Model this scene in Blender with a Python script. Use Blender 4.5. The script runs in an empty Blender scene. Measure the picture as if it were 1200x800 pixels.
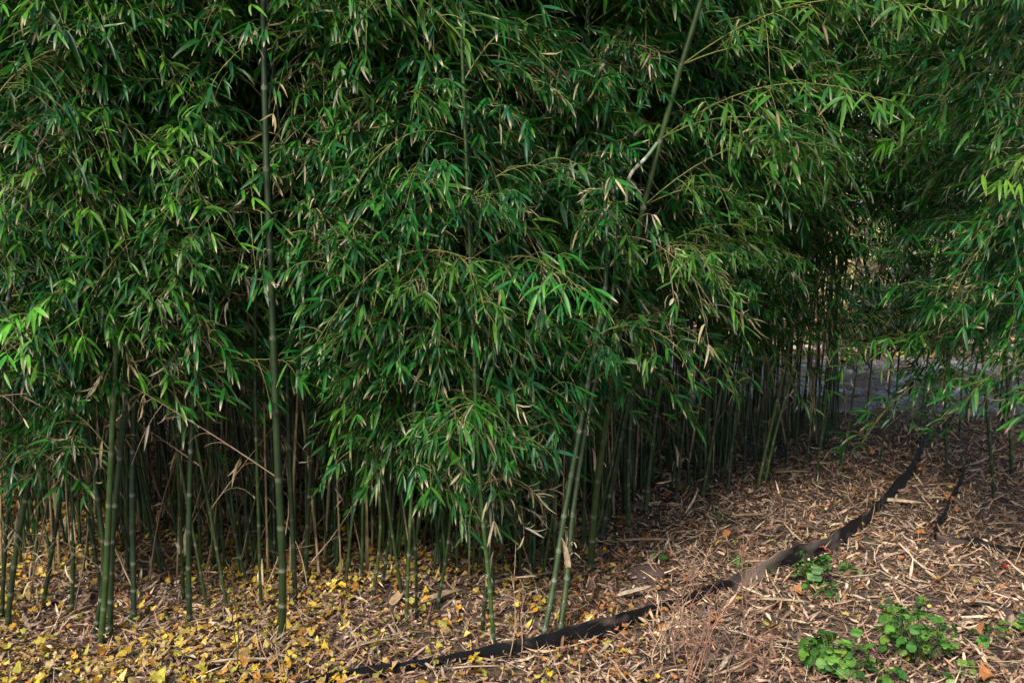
import bpy, math, random
import numpy as np

SC = bpy.context.scene
COL = SC.collection
RNG = np.random.default_rng(11)
random.seed(5)
R = math.radians

# ------------------------------------------------------------------ camera
CAM_H, FPX, HORIZON = 1.45, 1150.0, 250.0
PITCH = math.atan((400 - HORIZON) / FPX)
cam_d = bpy.data.cameras.new('camera')
cam_d.sensor_width = 36.0
cam_d.lens = FPX / 1200 * 36
cam_d.clip_start, cam_d.clip_end = 0.05, 600
cam = bpy.data.objects.new('camera', cam_d)
COL.objects.link(cam)
cam.location = (0, 0, CAM_H)
cam.rotation_euler = (R(90) - PITCH, 0, 0)
SC.camera = cam

# ------------------------------------------------------------------ light
SUN_EL, SUN_AZ = R(43), R(208)          # azimuth clockwise from +Y: behind the camera, to the left
world = bpy.data.worlds.new('World')
SC.world = world
world.use_nodes = True
wn = world.node_tree
sky = wn.nodes.new('ShaderNodeTexSky')
sky.sky_type = 'NISHITA'
sky.sun_disc = False
sky.sun_elevation = SUN_EL
sky.sun_rotation = SUN_AZ
sky.air_density = 1.0
sky.dust_density = 2.0
wn.links.new(sky.outputs[0], wn.nodes['Background'].inputs[0])
wn.nodes['Background'].inputs[1].default_value = 0.11
sun_d = bpy.data.lights.new('sun', 'SUN')
sun_d.energy = 2.9
sun_d.angle = R(11)
sun_d.color = (1.0, 0.93, 0.84)
sun = bpy.data.objects.new('sun', sun_d)
COL.objects.link(sun)
sun.location = (-3, -5, 9)
sun.rotation_euler = (R(90) - SUN_EL, 0, R(180) - SUN_AZ)
SC.view_settings.view_transform = 'Standard'
SC.view_settings.look = 'None'
SC.view_settings.gamma = 1
SC.view_settings.exposure = 0.85
SC.cycles.max_bounces = 3
SC.cycles.diffuse_bounces = 1
SC.cycles.use_adaptive_sampling = True
SC.cycles.adaptive_threshold = 0.04
SC.cycles.transmission_bounces = 2
SC.cycles.glossy_bounces = 1
SC.cycles.transparent_max_bounces = 4

# ------------------------------------------------------------------ helpers
CP, SP = math.cos(PITCH), math.sin(PITCH)


def ray(px, py):
    u, v = (px - 600) / FPX, (400 - py) / FPX
    return np.array([u, CP + v * SP, -SP + v * CP])


def gz(x, y):
    """height of the ground"""
    return (0.018 * np.sin(1.7 * x + 0.6) * np.cos(1.3 * y + 0.4) + 0.010 * np.sin(4.1 * x - 2.3 * y)
            + 0.006 * np.sin(9.0 * x + 5.0 * y) * np.sin(7.0 * y - 3.0 * x))


def ground(px, py):
    d = ray(px, py)
    t = -CAM_H / d[2]
    for _ in range(4):
        p = d * t
        t = (gz(p[0], p[1]) - CAM_H) / d[2]
    p = d * t
    return np.array([p[0], p[1], gz(p[0], p[1])])


def at(px, py, Y):
    d = ray(px, py)
    p = d * (Y / d[1])
    return np.array([p[0], p[1], p[2] + CAM_H])


def pix(p):
    x, y, z = p[0], p[1], p[2] - CAM_H
    f = y * CP - z * SP
    return 600 + FPX * x / f, 400 - FPX * (y * SP + z * CP) / f


def norm(a):
    return a / np.maximum(np.linalg.norm(a, axis=-1, keepdims=True), 1e-9)


def mk_mesh(name, V, F, C, mat, smooth=True):
    """V (n,3), F list/array of faces (quads as an int array), C (n,3) colours"""
    me = bpy.data.meshes.new(name)
    V = np.asarray(V, dtype=np.float32)
    F = np.asarray(F, dtype=np.int32)
    n, k = F.shape
    me.vertices.add(len(V))
    me.vertices.foreach_set('co', V.ravel())
    me.loops.add(n * k)
    me.loops.foreach_set('vertex_index', F.ravel())
    me.polygons.add(n)
    me.polygons.foreach_set('loop_start', np.arange(n, dtype=np.int32) * k)
    me.polygons.foreach_set('loop_total', np.full(n, k, dtype=np.int32))
    me.polygons.foreach_set('use_smooth', np.full(n, smooth))
    if C is not None:
        ca = me.attributes.new('col', 'FLOAT_COLOR', 'POINT')
        cc = np.ones((len(V), 4), dtype=np.float32)
        cc[:, :3] = C
        ca.data.foreach_set('color', cc.ravel())
    me.materials.append(mat)
    me.update(calc_edges=True)
    me.validate()
    return me


def link(name, me, parent=None, loc=(0, 0, 0), rotz=0.0, scale=1.0):
    o = bpy.data.objects.new(name, me)
    COL.objects.link(o)
    o.location = loc
    o.rotation_euler = (0, 0, rotz)
    if scale != 1.0:
        o.scale = (scale, scale, scale)
    if parent is not None:
        o.parent = parent
    return o


def tag(o, label=None, cat=None, group=None, kind=None):
    if label:
        o['label'] = label
    if cat:
        o['category'] = cat
    if group:
        o['group'] = group
    if kind:
        o['kind'] = kind
    return o


def empty(name, loc):
    o = bpy.data.objects.new(name, None)
    o.empty_display_size = 0.1
    COL.objects.link(o)
    o.location = loc
    return o


class MB:
    """collects quads with colours"""

    def __init__(self):
        self.V, self.F, self.C, self.n = [], [], [], 0

    def add(self, V, F, C):
        V = np.asarray(V, float).reshape(-1, 3)
        self.V.append(V)
        self.F.append(np.asarray(F, int) + self.n)
        C = np.asarray(C, float)
        if C.ndim == 1:
            C = np.tile(C, (len(V), 1))
        self.C.append(C.reshape(-1, 3))
        self.n += len(V)

    def tube(self, P, rad, col, sides=5):
        P = np.asarray(P, float)
        n = len(P)
        rad = np.broadcast_to(np.asarray(rad, float), (n,))
        T = norm(np.gradient(P, axis=0))
        ref = np.array([0, 1, 0.05]) if abs(T[0][1]) < 0.8 else np.array([1, 0, 0.05])
        A = norm(np.cross(T, ref))
        B = np.cross(T, A)
        a = np.arange(sides) / sides * 2 * math.pi
        ring = A[:, None] * np.cos(a)[None, :, None] + B[:, None] * np.sin(a)[None, :, None]
        V = P[:, None] + ring * rad[:, None, None]
        F = []
        for i in range(n - 1):
            for j in range(sides):
                k = (j + 1) % sides
                F.append((i * sides + j, i * sides + k, (i + 1) * sides + k, (i + 1) * sides + j))
        col = np.asarray(col, float)
        C = np.repeat(col, sides, axis=0) if col.ndim == 2 else col
        self.add(V, F, C)

    def blades(self, *a, **k):
        self.add(*blades(*a, **k))

    def mesh(self, name, mat, smooth=True):
        return mk_mesh(name, np.concatenate(self.V), np.concatenate(self.F), np.concatenate(self.C), mat, smooth)


T6 = np.array([0, .10, .32, .62, .86, 1.0])
W6 = np.array([.14, .62, 1.0, .82, .40, .04])


def blades(P, D, L, W, droop=0.0, roll=None, fold=0.35, base=None, tip=None, tipat=None, prof=W6, curl=0.0):
    """lance-shaped leaf blades. P,D (n,3); L,W,droop,roll,tipat (n,); base,tip (n,3)"""
    P = np.asarray(P, float)
    n = len(P)
    D = norm(np.asarray(D, float))
    L = np.broadcast_to(np.asarray(L, float), (n,))
    W = np.broadcast_to(np.asarray(W, float), (n,))
    droop = np.broadcast_to(np.asarray(droop, float), (n,))
    curl = np.broadcast_to(np.asarray(curl, float), (n,))
    fold = np.broadcast_to(np.asarray(fold, float), (n,))
    roll = np.zeros(n) if roll is None else np.asarray(roll, float)
    up = np.tile([0.03, 0.02, 1.0], (n, 1))
    side = norm(np.cross(D, up))
    nor = norm(np.cross(side, D))
    s2 = side * np.cos(roll)[:, None] + nor * np.sin(roll)[:, None]
    nor = norm(np.cross(s2, D))
    side = s2
    V = np.zeros((n, 6, 3, 3))
    pos = P.copy()
    for i, t in enumerate(T6):
        if i:
            tm = (T6[i] + T6[i - 1]) / 2
            dd = norm(D + droop[:, None] * tm * np.array([0, 0, -1.0]) + nor * (curl * tm * tm)[:, None])
            pos = pos + dd * (L * (T6[i] - T6[i - 1]))[:, None]
        w = (W * prof[i] / 2)[:, None]
        V[:, i, 1] = pos
        V[:, i, 0] = pos + side * w + nor * w * fold[:, None]
        V[:, i, 2] = pos - side * w + nor * w * fold[:, None]
    f = []
    for i in range(5):
        for j in range(2):
            a = i * 3 + j
            f.append((a, a + 1, a + 4, a + 3))
    F = (np.arange(n)[:, None, None] * 18 + np.array(f)[None]).reshape(-1, 4)
    C = np.zeros((n, 6, 3, 3))
    base = np.broadcast_to(np.asarray(base, float), (n, 3))
    C[:] = base[:, None, None, :]
    if tip is not None:
        tip = np.broadcast_to(np.asarray(tip, float), (n, 3))
        tipat = np.broadcast_to(np.asarray(tipat, float), (n,))
        k = np.clip((T6[None, :] - tipat[:, None]) / 0.10, 0, 1)[:, :, None, None]
        C = C * (1 - k) + tip[:, None, None, :] * k
    return V.reshape(-1, 3), F, C.reshape(-1, 3)


# ------------------------------------------------------------------ materials
def new_mat(name):
    m = bpy.data.materials.new(name)
    m.use_nodes = True
    nt = m.node_tree
    return m, nt, nt.nodes['Principled BSDF'], nt.nodes['Material Output']


def attr_mat(name, rough, transl=0.0, noise_scale=30.0, noise_amt=0.35, obj_var=0.0, spec=0.5, tr_gain=(1.3, 1.5, 0.5)):
    m, nt, bs, out = new_mat(name)
    N, Lk = nt.nodes, nt.links
    at_ = N.new('ShaderNodeAttribute')
    at_.attribute_name = 'col'
    tex = N.new('ShaderNodeTexNoise')
    tex.inputs['Scale'].default_value = noise_scale
    tex.inputs['Detail'].default_value = 4
    co = N.new('ShaderNodeTexCoord')
    Lk.new(co.outputs['Object'], tex.inputs['Vector'])
    mr = N.new('ShaderNodeMapRange')
    mr.inputs['From Min'].default_value = 0.3
    mr.inputs['From Max'].default_value = 0.7
    mr.inputs['To Min'].default_value = 1 - noise_amt
    mr.inputs['To Max'].default_value = 1 + noise_amt
    Lk.new(tex.outputs['Fac'], mr.inputs['Value'])
    mul = N.new('ShaderNodeVectorMath')
    mul.operation = 'SCALE'
    Lk.new(at_.outputs['Color'], mul.inputs[0])
    Lk.new(mr.outputs[0], mul.inputs['Scale'])
    c = mul.outputs[0]
    if obj_var:
        oi = N.new('ShaderNodeObjectInfo')
        hs = N.new('ShaderNodeHueSaturation')
        h = N.new('ShaderNodeMapRange')
        h.inputs['To Min'].default_value = 0.5 - 0.008 * obj_var
        h.inputs['To Max'].default_value = 0.5 + 0.030 * obj_var
        Lk.new(oi.outputs['Random'], h.inputs['Value'])
        Lk.new(h.outputs[0], hs.inputs['Hue'])
        mv = N.new('ShaderNodeMath')
        mv.operation = 'MULTIPLY'
        mv.inputs[1].default_value = 7.31
        fr = N.new('ShaderNodeMath')
        fr.operation = 'FRACT'
        Lk.new(oi.outputs['Random'], mv.inputs[0])
        Lk.new(mv.outputs[0], fr.inputs[0])
        v = N.new('ShaderNodeMapRange')
        v.inputs['To Min'].default_value = 1 - 0.3 * obj_var
        v.inputs['To Max'].default_value = 1 + 0.3 * obj_var
        Lk.new(fr.outputs[0], v.inputs['Value'])
        Lk.new(v.outputs[0], hs.inputs['Value'])
        Lk.new(c, hs.inputs['Color'])
        c = hs.outputs[0]
    Lk.new(c, bs.inputs['Base Color'])
    bs.inputs['Roughness'].default_value = rough
    bs.inputs['Specular IOR Level'].default_value = spec
    if transl:
        tr = N.new('ShaderNodeBsdfTranslucent')
        g = N.new('ShaderNodeVectorMath')
        g.operation = 'MULTIPLY'
        g.inputs[1].default_value = tr_gain
        Lk.new(c, g.inputs[0])
        Lk.new(g.outputs[0], tr.inputs['Color'])
        mx = N.new('ShaderNodeMixShader')
        mx.inputs[0].default_value = transl
        Lk.new(bs.outputs[0], mx.inputs[1])
        Lk.new(tr.outputs[0], mx.inputs[2])
        Lk.new(mx.outputs[0], out.inputs['Surface'])
    return m


M_LEAF = attr_mat('bamboo_leaf', 0.40, 0.26, 25, 0.3, 1.0, spec=0.30, tr_gain=(0.95, 1.45, 0.6))
M_DEAD = attr_mat('dead_leaf', 0.7, 0.15, 25, 0.3, 0.5, spec=0.3, tr_gain=(1.2, 1.0, 0.7))
M_TWIG = attr_mat('twig_bark', 0.6, 0, 40, 0.3, 0.4, spec=0.3)
M_CULM = attr_mat('culm_skin', 0.38, 0, 22, 0.35, 0.6, spec=0.5)
M_LITTER = attr_mat('dry_litter', 0.75, 0.1, 60, 0.35, 0, spec=0.25, tr_gain=(1.2, 1.0, 0.6))
M_SHEATH = attr_mat('culm_sheath', 0.6, 0, 45, 0.35, 0.4, spec=0.3)
M_WEED = attr_mat('weed_leaf', 0.5, 0.25, 40, 0.3, 0.5, spec=0.4)
M_SHRUB = attr_mat('shrub_leaf', 0.55, 0.3, 3, 0.35, 0.4, spec=0.3)
M_BARK = attr_mat('shrub_bark', 0.85, 0, 14, 0.4, 0, spec=0.2)


def soil_mat():
    m, nt, bs, out = new_mat('soil')
    N, Lk = nt.nodes, nt.links
    co = N.new('ShaderNodeTexCoord')
    t1 = N.new('ShaderNodeTexNoise')
    t1.inputs['Scale'].default_value = 1.1
    t1.inputs['Detail'].default_value = 6
    t2 = N.new('ShaderNodeTexVoronoi')
    t2.inputs['Scale'].default_value = 45
    t3 = N.new('ShaderNodeTexNoise')
    t3.inputs['Scale'].default_value = 70
    t3.inputs['Detail'].default_value = 5
    for t in (t1, t2, t3):
        Lk.new(co.outputs['Object'], t.inputs['Vector'])
    r1 = N.new('ShaderNodeValToRGB')
    r1.color_ramp.elements[0].position = 0.35
    r1.color_ramp.elements[0].color = (0.055, 0.036, 0.025, 1)
    r1.color_ramp.elements[1].position = 0.7
    r1.color_ramp.elements[1].color = (0.16, 0.11, 0.075, 1)
    Lk.new(t3.outputs['Fac'], r1.inputs['Fac'])
    mx = N.new('ShaderNodeMix')
    mx.data_type = 'RGBA'
    mx.blend_type = 'MIX'
    Lk.new(t1.outputs['Fac'], mx.inputs['Factor'])
    Lk.new(r1.outputs[0], mx.inputs['A'])
    hv = N.new('ShaderNodeMix')
    hv.data_type = 'RGBA'
    hv.blend_type = 'MULTIPLY'
    hv.inputs['Factor'].default_value = 0.5
    Lk.new(r1.outputs[0], hv.inputs['A'])
    Lk.new(t2.outputs['Color'], hv.inputs['B'])
    Lk.new(hv.outputs['Result'], mx.inputs['B'])
    Lk.new(mx.outputs['Result'], bs.inputs['Base Color'])
    bs.inputs['Roughness'].default_value = 0.95
    b = N.new('ShaderNodeBump')
    b.inputs['Strength'].default_value = 0.8
    b.inputs['Distance'].default_value = 0.02
    Lk.new(t3.outputs['Fac'], b.inputs['Height'])
    Lk.new(b.outputs[0], bs.inputs['Normal'])
    return m


def gravel_mat():
    m, nt, bs, out = new_mat('gravel')
    N, Lk = nt.nodes, nt.links
    co = N.new('ShaderNodeTexCoord')
    v = N.new('ShaderNodeTexVoronoi')
    v.inputs['Scale'].default_value = 22
    n = N.new('ShaderNodeTexNoise')
    n.inputs['Scale'].default_value = 2.5
    n.inputs['Detail'].default_value = 6
    for t in (v, n):
        Lk.new(co.outputs['Object'], t.inputs['Vector'])
    r = N.new('ShaderNodeValToRGB')
    r.color_ramp.elements[0].color = (0.15, 0.14, 0.125, 1)
    r.color_ramp.elements[1].color = (0.62, 0.60, 0.54, 1)
    Lk.new(v.outputs['Color'], r.inputs['Fac'])
    mx = N.new('ShaderNodeMix')
    mx.data_type = 'RGBA'
    rr = N.new('ShaderNodeValToRGB')
    rr.color_ramp.elements[0].position = 0.42
    rr.color_ramp.elements[1].position = 0.55
    Lk.new(n.outputs['Fac'], rr.inputs['Fac'])
    Lk.new(rr.outputs[0], mx.inputs['Factor'])
    Lk.new(r.outputs[0], mx.inputs['A'])
    mx.inputs['B'].default_value = (0.17, 0.12, 0.08, 1)
    Lk.new(mx.outputs['Result'], bs.inputs['Base Color'])
    bs.inputs['Roughness'].default_value = 0.9
    b = N.new('ShaderNodeBump')
    b.inputs['Distance'].default_value = 0.02
    Lk.new(v.outputs['Distance'], b.inputs['Height'])
    Lk.new(b.outputs[0], bs.inputs['Normal'])
    return m


def plastic_mat():
    m, nt, bs, out = new_mat('black_plastic')
    N, Lk = nt.nodes, nt.links
    co = N.new('ShaderNodeTexCoord')
    mp = N.new('ShaderNodeMapping')
    mp.inputs['Scale'].default_value = (6, 6, 14)
    n = N.new('ShaderNodeTexNoise')
    n.inputs['Scale'].default_value = 1.0
    n.inputs['Detail'].default_value = 7
    Lk.new(co.outputs['Object'], mp.inputs[0])
    Lk.new(mp.outputs[0], n.inputs['Vector'])
    at_ = N.new('ShaderNodeAttribute')
    at_.attribute_name = 'col'           # dust caught on the strip
    sp = N.new('ShaderNodeSeparateColor')
    Lk.new(at_.outputs['Color'], sp.inputs[0])
    add = N.new('ShaderNodeMath')
    add.operation = 'ADD'
    Lk.new(sp.outputs[0], add.inputs[0])
    Lk.new(n.outputs['Fac'], add.inputs[1])
    r = N.new('ShaderNodeValToRGB')
    r.color_ramp.elements[0].position = 0.66
    r.color_ramp.elements[0].color = (0.006, 0.006, 0.007, 1)
    r.color_ramp.elements[1].position = 1.08 - .08
    r.color_ramp.elements[1].color = (0.24, 0.18, 0.14, 1)
    Lk.new(add.outputs[0], r.inputs['Fac'])
    Lk.new(r.outputs[0], bs.inputs['Base Color'])
    rr = N.new('ShaderNodeMapRange')
    bs.inputs['Specular IOR Level'].default_value = 0.25
    rr.inputs['To Min'].default_value = 0.42
    rr.inputs['To Max'].default_value = 0.8
    Lk.new(add.outputs[0], rr.inputs['Value'])
    Lk.new(rr.outputs[0], bs.inputs['Roughness'])
    b = N.new('ShaderNodeBump')
    b.inputs['Distance'].default_value = 0.004
    Lk.new(n.outputs['Fac'], b.inputs['Height'])
    Lk.new(b.outputs[0], bs.inputs['Normal'])
    return m


M_SOIL, M_GRAVEL, M_PLASTIC = soil_mat(), gravel_mat(), plastic_mat()

# ------------------------------------------------------------------ setting
xs = np.concatenate([np.array([-300, -120, -50, -25, -14]), np.arange(-9, 9.01, 0.07), np.array([14, 25, 50, 120, 300])])
ys = np.concatenate([np.array([-200, -60, -20, -6]), np.arange(-1, 10.01, 0.07), np.array([12, 15, 20, 30, 50, 90, 160, 300])])
GX, GY = np.meshgrid(xs, ys, indexing='ij')
GZ = gz(GX, GY)
V = np.stack([GX, GY, GZ], -1).reshape(-1, 3)
nx, ny = len(xs), len(ys)
idx = np.arange(nx * ny).reshape(nx, ny)
F = np.stack([idx[:-1, :-1], idx[1:, :-1], idx[1:, 1:], idx[:-1, 1:]], -1).reshape(-1, 4)
tag(link('ground', mk_mesh('ground', V, F, None, M_SOIL)), kind='structure')

# pale gravel path crossing behind the grove
px_ = np.linspace(-14, 14, 90)
V, F = [], []
for i, x in enumerate(px_):
    y0 = 7.35 - 0.10 * x + 0.12 * math.sin(x * 1.9) + 0.06 * math.sin(x * 5.1)
    y1 = 10.0 - 0.05 * x + 0.18 * math.sin(x * 1.3 + 1)
    for j in range(9):
        y = y0 + (y1 - y0) * j / 8
        e = 0.030 if j in (0, 8) else 0.036
        V.append((x, y, gz(x, y) + (0.006 if j in (0, 8) else 0.02)))
for i in range(len(px_) - 1):
    for j in range(8):
        a = i * 9 + j
        F.append((a, a + 9, a + 10, a + 1))
tag(link('gravel_path', mk_mesh('gravel_path', V, F, None, M_GRAVEL)), kind='structure')

# ------------------------------------------------------------------ leaf litter
TANS = np.array([(.60, .48, .34), (.09, .055, .04), (.12, .08, .06), (.34, .19, .10), (.40, .27, .17), (.32, .20, .13), (.46, .34, .22), (.26, .16, .11), (.36, .23, .18),
                 (.52, .42, .30), (.20, .12, .085), (.30, .24, .18), (.42, .30, .24), (.15, .095, .07)])


def in_view_points(n, y0, y1, margin=0.15, power=1.0):
    """points on the ground inside the wedge the photo sees"""
    u = RNG.random(n)
    y = (y0 ** (2 - power) + u * (y1 ** (2 - power) - y0 ** (2 - power))) ** (1 / (2 - power)) if power != 2 else y0 * (y1 / y0) ** u
    x = (RNG.random(n) * 2 - 1) * (0.54 + margin) * y
    return x, y


def litter(n, y0, y1, Lr, Wr, cols, power, lift=0.02, tilt=0.25, seedbias=None):
    x, y = in_view_points(n, y0, y1, power=power)
    if seedbias is not None:
        k = RNG.random(n) < seedbias(x, y)
        x, y = x[k], y[k]
        n = len(x)
    z = gz(x, y) + 0.002 + RNG.random(n) ** 2 * lift
    a = RNG.random(n) * 2 * math.pi
    D = np.stack([np.cos(a), np.sin(a), RNG.normal(0, tilt, n)], -1)
    L = RNG.uniform(*Lr, n)
    W = RNG.uniform(*Wr, n)
    c = cols[RNG.integers(0, len(cols), n)] * RNG.uniform(.7, 1.4, (n, 1)) * np.array([1.0, .96, .90])
    P = np.stack([x, y, z], -1) - norm(D) * (L / 2)[:, None]
    P[:, 2] = np.maximum(P[:, 2], gz(P[:, 0], P[:, 1]) + np.where(y > 7.3, .022, .001))
    return dict(P=P, D=D, L=L, W=W, droop=RNG.normal(0.15, .35, n), roll=RNG.normal(0, .5, n),
                fold=RNG.uniform(-.8, .9, n), base=c, curl=RNG.normal(0, 1.2, n))


mb = MB()
mb.blades(**litter(30000, 2.6, 7.6, (.035, .105), (.005, .013), TANS, 1.0, lift=.03, tilt=.35))
mb.blades(**litter(46000, 2.6, 7.6, (.010, .036), (.004, .013), TANS, 1.2, lift=.03, tilt=.4))
mb.blades(**litter(5000, 7.4, 10.2, (.05, .13), (.008, .02), TANS, 1.0, lift=.05, tilt=.4))
mb.blades(**litter(1100, 2.6, 6.6, (.10, .22), (.007, .016), TANS[[0, 4, 6, 9, 11]], 1.0, lift=.03, tilt=.15, seedbias=lambda x, y: np.clip(.35 + .9 * x / y + .4 * np.sin(2.2 * x + y) * np.sin(2 * y), .05, 1)))
mb.blades(**litter(5000, 2.6, 5.5, (.10, .20), (.002, .0045), TANS * .9, 1.0, lift=.03))
tag(link('leaf_litter', mb.mesh('leaf_litter', M_LITTER)), 'dry tan bamboo leaf litter and chips covering the ground', 'leaf litter', kind='stuff')

# far side of the path: pale leaf cover lit by the open sky
mb = MB()
n = 9000
x = RNG.uniform(-9, 12, n)
y = RNG.uniform(9.6, 22, n)
P = np.stack([x, y, gz(x, y) + RNG.random(n) * .06], -1)
a = RNG.random(n) * 6.283
FARC = np.array([(.55, .42, .12), (.50, .40, .28), (.40, .28, .18), (.60, .50, .30), (.30, .20, .14)])
mb.blades(P, np.stack([np.cos(a), np.sin(a), RNG.normal(.1, .4, n)], -1), RNG.uniform(.08, .16, n), RNG.uniform(.03, .09, n), droop=.2,
          roll=RNG.normal(0, .6, n), base=FARC[RNG.integers(0, 5, n)])
tag(link('fallen_leaves', mb.mesh('far_leaves', M_LITTER)), 'pale yellow and tan fallen leaves carpeting the far side of the path', 'fallen leaves', kind='stuff')

# fallen yellow broad leaves, thick under the left and middle of the grove
YEL = np.array([(.42, .27, .08), (.36, .20, .06), (.50, .36, .16), (.34, .32, .07), (.62, .40, .03), (.70, .50, .06), (.55, .30, .03), (.66, .46, .14), (.45, .40, .06), (.50, .22, .04), (.72, .55, .10)])


def lobed_leaf(n_lobes=5, pts=14):
    """outline of one broad lobed leaf, unit size, as quads fan (centre strip)"""
    a = np.linspace(-math.pi, math.pi, pts, endpoint=False)
    r = 0.42 + 0.07 * np.cos(a * 3) + 0.04 * np.cos(a * 5 + .4) + 0.05 * np.cos(a)
    r[0] *= .8
    return np.stack([r * np.cos(a), r * np.sin(a)], -1)


def broad_leaves(mb, P, size, cols, tilt=.35, stem=True):
    o = lobed_leaf()
    m = len(o)
    h = m // 2
    for i in range(len(P)):
        th = random.random() * 6.283
        s = size[i] * random.uniform(.8, 1.2)
        xy = o * s * np.array([1, random.uniform(.7, 1.0)])
        cu = random.uniform(-1, 1.6)
        z = cu * (xy[:, 0] ** 2 - .3 * xy[:, 1] ** 2) / s + .10 * s * np.sin(3 * np.arange(m) + random.random() * 6)
        Q = np.column_stack([xy, z])
        mid = np.zeros((h + 1, 3))
        loc = Q
        tx, ty = random.gauss(0, tilt), random.gauss(0, tilt)
        loc[:, 2] += loc[:, 0] * tx + loc[:, 1] * ty
        c, s_ = math.cos(th), math.sin(th)
        W = np.column_stack([loc[:, 0] * c - loc[:, 1] * s_, loc[:, 0] * s_ + loc[:, 1] * c, loc[:, 2]])
        W[:, 2] -= W[:, 2].min()
        W += P[i]
        f = [(j, j + 1, m - 2 - j, m - 1 - j) for j in range(h - 1)]
        mb.add(W, f, cols[i])


def yellow_bias(x, y):
    p = x / y
    return np.clip(1.05 - 3.2 * np.maximum(p + 0.12, 0) - .12 * np.maximum(y - 3.8, 0), .06, 1)


x, y = in_view_points(28000, 2.6, 6.2, power=1.0)
k = RNG.random(len(x)) < yellow_bias(x, y) * (0.30 + .70 * (np.sin(3.1 * x + 1.7 * y) * np.sin(2.3 * y - 1.9 * x) > -.25))
x, y = x[k], y[k]
P = np.stack([x, y, gz(x, y) + .012 + RNG.random(len(x)) * .022], -1)
mb = MB()
broad_leaves(mb, P, np.exp(RNG.normal(-3.85, .30, len(x))), np.where((x / y > .05)[:, None] & (RNG.random((len(x), 1)) < .6), np.array([.48, .20, .07]), YEL[RNG.integers(0, len(YEL), len(x))]) * RNG.uniform(.55, 1.0, (len(x), 1)))
tag(link('fallen_leaves', mb.mesh('yellow_leaves', M_LITTER)), 'yellow broad leaves scattered over the litter below the bamboo', 'fallen leaves', kind='stuff')

# ------------------------------------------------------------------ leafy branches (shared meshes)
GREENS = np.array([(.020, .078, .018), (.028, .100, .018), (.040, .132, .020), (.024, .090, .024), (.058, .155, .018), (.030, .092, .034)])
STRAW = np.array([(.40, .32, .19), (.46, .39, .26), (.32, .23, .13), (.40, .35, .26)])


def make_spray(length, rise, sag, young=0.0, dry=0.03, dens=1.0, big=1.0, dead=False, keep=1.0):
    """one branch heading along +X; returns (branch mesh, foliage mesh)"""
    n = 12
    s = np.linspace(0, 1, n)
    bend = RNG.normal(0, .12)
    path = np.stack([length * s * math.cos(rise), length * bend * s * s, length * (s * math.sin(rise) - sag * s ** 2.2)], -1)
    tw = MB()
    tcol = np.array([.16, .165, .05]) if not dead else np.array([.22, .15, .095])
    tw.tube(path, np.linspace(.0027, .0011, n), tcol, 4)
    P, D, side = [], [], 1
    nsub = max(4, int(length / .033 * dens))
    for q in range(nsub):
        f = .18 + .82 * (q + random.random() * .6) / nsub
        f = min(f, 1)
        i = f * (n - 1)
        i0 = min(int(i), n - 2)
        p = path[i0] + (path[i0 + 1] - path[i0]) * (i - i0)
        side = -side
        az = side * random.uniform(.35, 1.25) if f < .93 else random.uniform(-.3, .3)
        sl = random.uniform(.06, .22) * (1.15 - .5 * f)
        el = random.uniform(-.8, 1.1)
        d = np.array([math.cos(az) * math.cos(el), math.sin(az) * math.cos(el), math.sin(el)])
        ss = np.linspace(0, 1, 5)[:, None]
        sp = p + d * sl * ss + np.array([0, 0, -1.0]) * sl * .55 * ss ** 2
        tw.tube(sp, np.linspace(.0013, .0007, 5), tcol * 1.1, 3)
        nl = random.randint(4, 8)
        for e in range(nl):
            g = 1 if e < 3 else random.uniform(.35, .95)
            j = g * 4
            j0 = min(int(j), 3)
            lp = sp[j0] + (sp[j0 + 1] - sp[j0]) * (j - j0)
            spread = (e - 1) * .55 if e < 3 else random.choice((-1, 1)) * random.uniform(.5, 1.2)
            la = az + spread + random.gauss(0, .2)
            ld = np.array([math.cos(la), math.sin(la), -random.uniform(-.25, 1.5)])
            P.append(lp)
            D.append(ld)
    P, D = np.array(P), np.array(D)
    if keep < 1:
        kk = RNG.random(len(P)) < keep
        kk[0] = True
        P, D = P[kk], D[kk]
    m = len(P)
    L = RNG.uniform(.042, .102, m) * big
    W = L * RNG.uniform(.115, .165, m)
    b = GREENS[RNG.integers(0, len(GREENS), m)] * np.array([.52, .90, .72]) * RNG.uniform(.75, 1.2, (m, 1))
    yg = np.array([.135, .290, .028])
    w = np.clip(RNG.normal(young, .18, m), 0, 1)[:, None]
    b = b * (1 - w) + yg * w
    isdry = RNG.random(m) < (dry if not dead else 1.1)
    b[isdry] = STRAW[RNG.integers(0, 4, isdry.sum())] * RNG.uniform(.6, 1.1, (isdry.sum(), 1))
    tip = STRAW[RNG.integers(0, 4, m)]
    tipat = np.where(RNG.random(m) < .55, RNG.uniform(.70, .93, m), 1.2)
    curl = np.where(isdry, RNG.normal(0, 2.5, m), RNG.normal(0, .25, m))
    fol = MB()
    fol.blades(P, D, L, np.where(isdry, W * .7, W), droop=np.abs(RNG.normal(.55, .4, m)), roll=RNG.normal(0, .55, m),
               fold=np.where(isdry, .9, RNG.uniform(.05, .5, m)), base=b, tip=tip, tipat=tipat, curl=curl)
    return (tw.mesh('branch', M_TWIG), fol.mesh('foliage', M_DEAD if dead else M_LEAF))


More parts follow.
